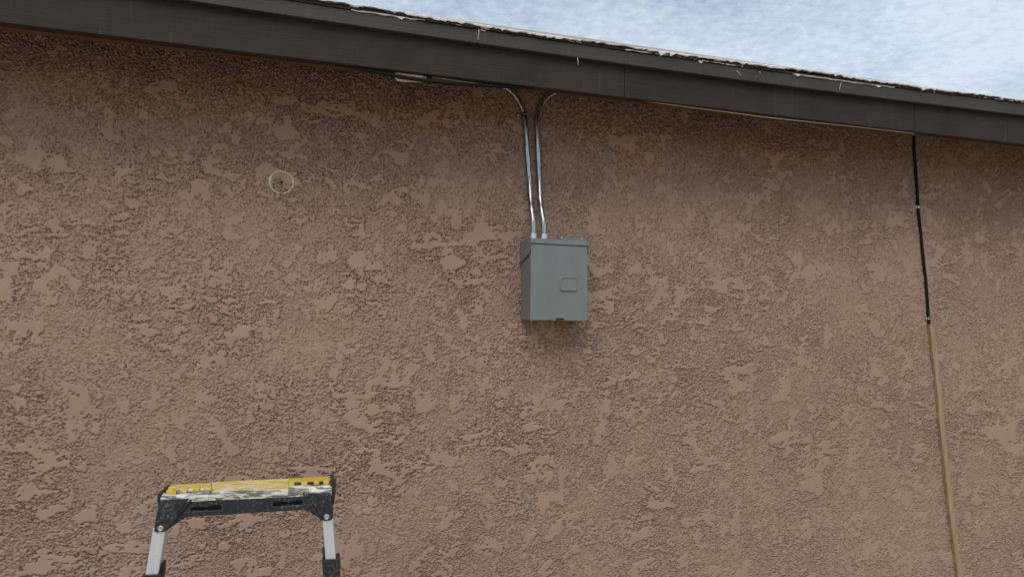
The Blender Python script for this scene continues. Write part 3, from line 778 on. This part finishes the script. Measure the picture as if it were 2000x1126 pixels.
# hinge: a pin with yellow knuckles and white/black ones between
def knuckles(p0, p1, spans, dy, r, par):
    a = Vector(P3(*p0, dy)); b = Vector(P3(*p1, dy))
    for s0, s1, m in spans:
        q0, q1 = a.lerp(b, s0), a.lerp(b, s1); bm = bmesh.new()
        yel = m in (M_YELC, M_YEL)
        rr2 = r if yel else r*.72
        box(bm, (min(q0.x, q1.x), q0.y-rr2, min(q0.z, q1.z)-rr2), (max(q0.x, q1.x), q0.y+rr2*(3.2 if yel else 1.2), max(q0.z, q1.z)+rr2*.9), rr2*.55, 3)
        LP('hinge_knuckle', bm, m, par)
kl = [(0, .16, M_YELC), (.17, .30, M_LIP), (.31, .47, M_YEL), (.48, .60, M_LIP), (.61, .74, M_YELC), (.75, .85, M_LIP), (.86, 1, M_YELC)]
kr = [(0, .14, M_YELC), (.15, .30, M_BPLAST), (.31, .46, M_YELC), (.47, .61, M_BPLAST), (.62, .75, M_YELC), (.76, .84, M_BPLAST), (.85, 1, M_YELC)]
knuckles((325, 959.5), (413, 953.8), kl, .018, .0044, endL)
knuckles((563.6, 945.0), (643.5, 941.0), kr, .018, .0044, endR)
# yellow wedge at the left corner, black bracket behind the right corner
slab('corner_block', None, [[P3(327, 959.5, .012), P3(344, 957.5, .012)], [P3(331, 952, .05), P3(343, 951, .05)], [P3(335, 946.4, .1), P3(341, 946, .1)]], M_YELC)
bm = bmesh.new(); x, z = lfr(646.5, 946, .03)
box(bm, (x-.002, .006, z-.017), (x+.0055, .095, z+.012), .003, 2); LP('end_cap', bm, M_BPLAST)
bm = bmesh.new(); x, z = lfr(317, 963, .03)
box(bm, (x-.005, .006, z-.014), (x+.004, .095, z+.007), .003, 2); LP('end_cap', bm, M_BPLAST)
# rails: front pair in frame, splayed; rear pair behind them
def rail(p_top, p_bot, y, w, dpt, name, m, zend=None, lean=0.0, hollow=True, par=None):
    (xa, za), (xb, zb_) = p_top, p_bot; sl_ = (xb-xa)/(zb_-za)
    ze = zb_ if zend is None else zend; xe = xa+sl_*(ze-za)
    bm = bmesh.new()
    a = [Vector((xa-w/2, y, za)), Vector((xa+w/2, y, za)), Vector((xa+w/2, y+dpt, za)), Vector((xa-w/2, y+dpt, za))]
    ly = lean*(za-ze)
    b = [Vector((xe-w/2, y+ly, ze)), Vector((xe+w/2, y+ly, ze)), Vector((xe+w/2, y+dpt+ly, ze)), Vector((xe-w/2, y+dpt+ly, ze))]
    va = [bm.verts.new(q) for q in a]; vb = [bm.verts.new(q) for q in b]
    fs = [bm.faces.new(va), bm.faces.new(vb[::-1])]
    for i in range(4): fs.append(bm.faces.new([va[i], vb[i], vb[(i+1)%4], va[(i+1)%4]]))
    bmesh.ops.bevel(bm, geom=list(set(e for q in fs for e in q.edges)), offset=.0014, segments=2, affect='EDGES', profile=.5)
    return LP(name, bm, m, par), xe
def shift(p, d): return (p[0]+d, p[1])
RY = .003
tL, bLq = lfr(311.5, 1030, RY), lfr(296.3, 1120, RY)
tR, bRq = lfr(639.3, 1005, RY), lfr(645.7, 1090, RY)
legL, _ = rail(tL, bLq, RY, .0270, .036, 'leg', M_ALU, zend=.30, hollow=True)
legR, _ = rail(tR, bRq, RY, .0238, .036, 'leg', M_ALU, zend=.30)
slL = (bLq[0]-tL[0])/(bLq[1]-tL[1]); slR = (bRq[0]-tR[0])/(bRq[1]-tR[1])
for tp, slp, zs_, nm in ((tL, slL, lfr(297, 1121, 0)[1], 'L'), (tR, slR, lfr(646, 1091, 0)[1], 'R')):
    xs2 = tp[0]+slp*(zs_-tp[1]); xe2 = tp[0]+slp*(.0-tp[1])
    o, _ = rail((xs2, zs_), (xe2, 0.0), RY-.0045, .040, .048, 'leg_sleeve', M_BPLAST, zend=0.0)
    # raised inner shoulder of the sleeve
    rail((xs2-.018 if nm == 'R' else xs2+.018, zs_+.018), (xs2-.018+slp*(-.2) if nm == 'R' else xs2+.018+slp*(-.2), zs_-.18), RY+.012, .006, .03, 'sleeve_shoulder', M_BPLAST)
# release knob on the outer side of the right sleeve
x, z = lfr(655, 1121, .02)
bm = bmesh.new(); tube(bm, [(x-.006, .018, z), (x+.006, .018, z), (x+.014, .018, z), (x+.018, .018, z)], [.010, .013, .0125, .008], 14)
LP('release_knob', bm, M_ORANGE, smooth=True)
# rear rails straight behind the front ones, and rungs between them lower down
for tp, slp, off, nm in ((tL, slL, -.020, 0), (tR, slR, -.004, 1)):
    zt_ = zB+.01; xt = tp[0]+slp*(zt_-tp[1])+off
    rail((xt, zt_), (xt+(slp*1.35*(-1) if nm == 0 else -slp), zt_-1), TD-.045, .022, .030, 'rear_leg', M_ALU, zend=.0, lean=.30)
for zr in (.28, .55, .82):
    xa = tL[0]+slL*(zr-tL[1]); xb = tR[0]+slR*(zr-tR[1])
    bm = bmesh.new(); box(bm, (xa, RY+.004, zr-.012), (xb, RY+.040, zr+.012), .002); LP('rung', bm, M_ALU)
print('ladder top z', zT, 'width', xR-xL, 'fascia z', fb(0.9), 'box', W_, H_, zb)
print('verts', nx*nz)
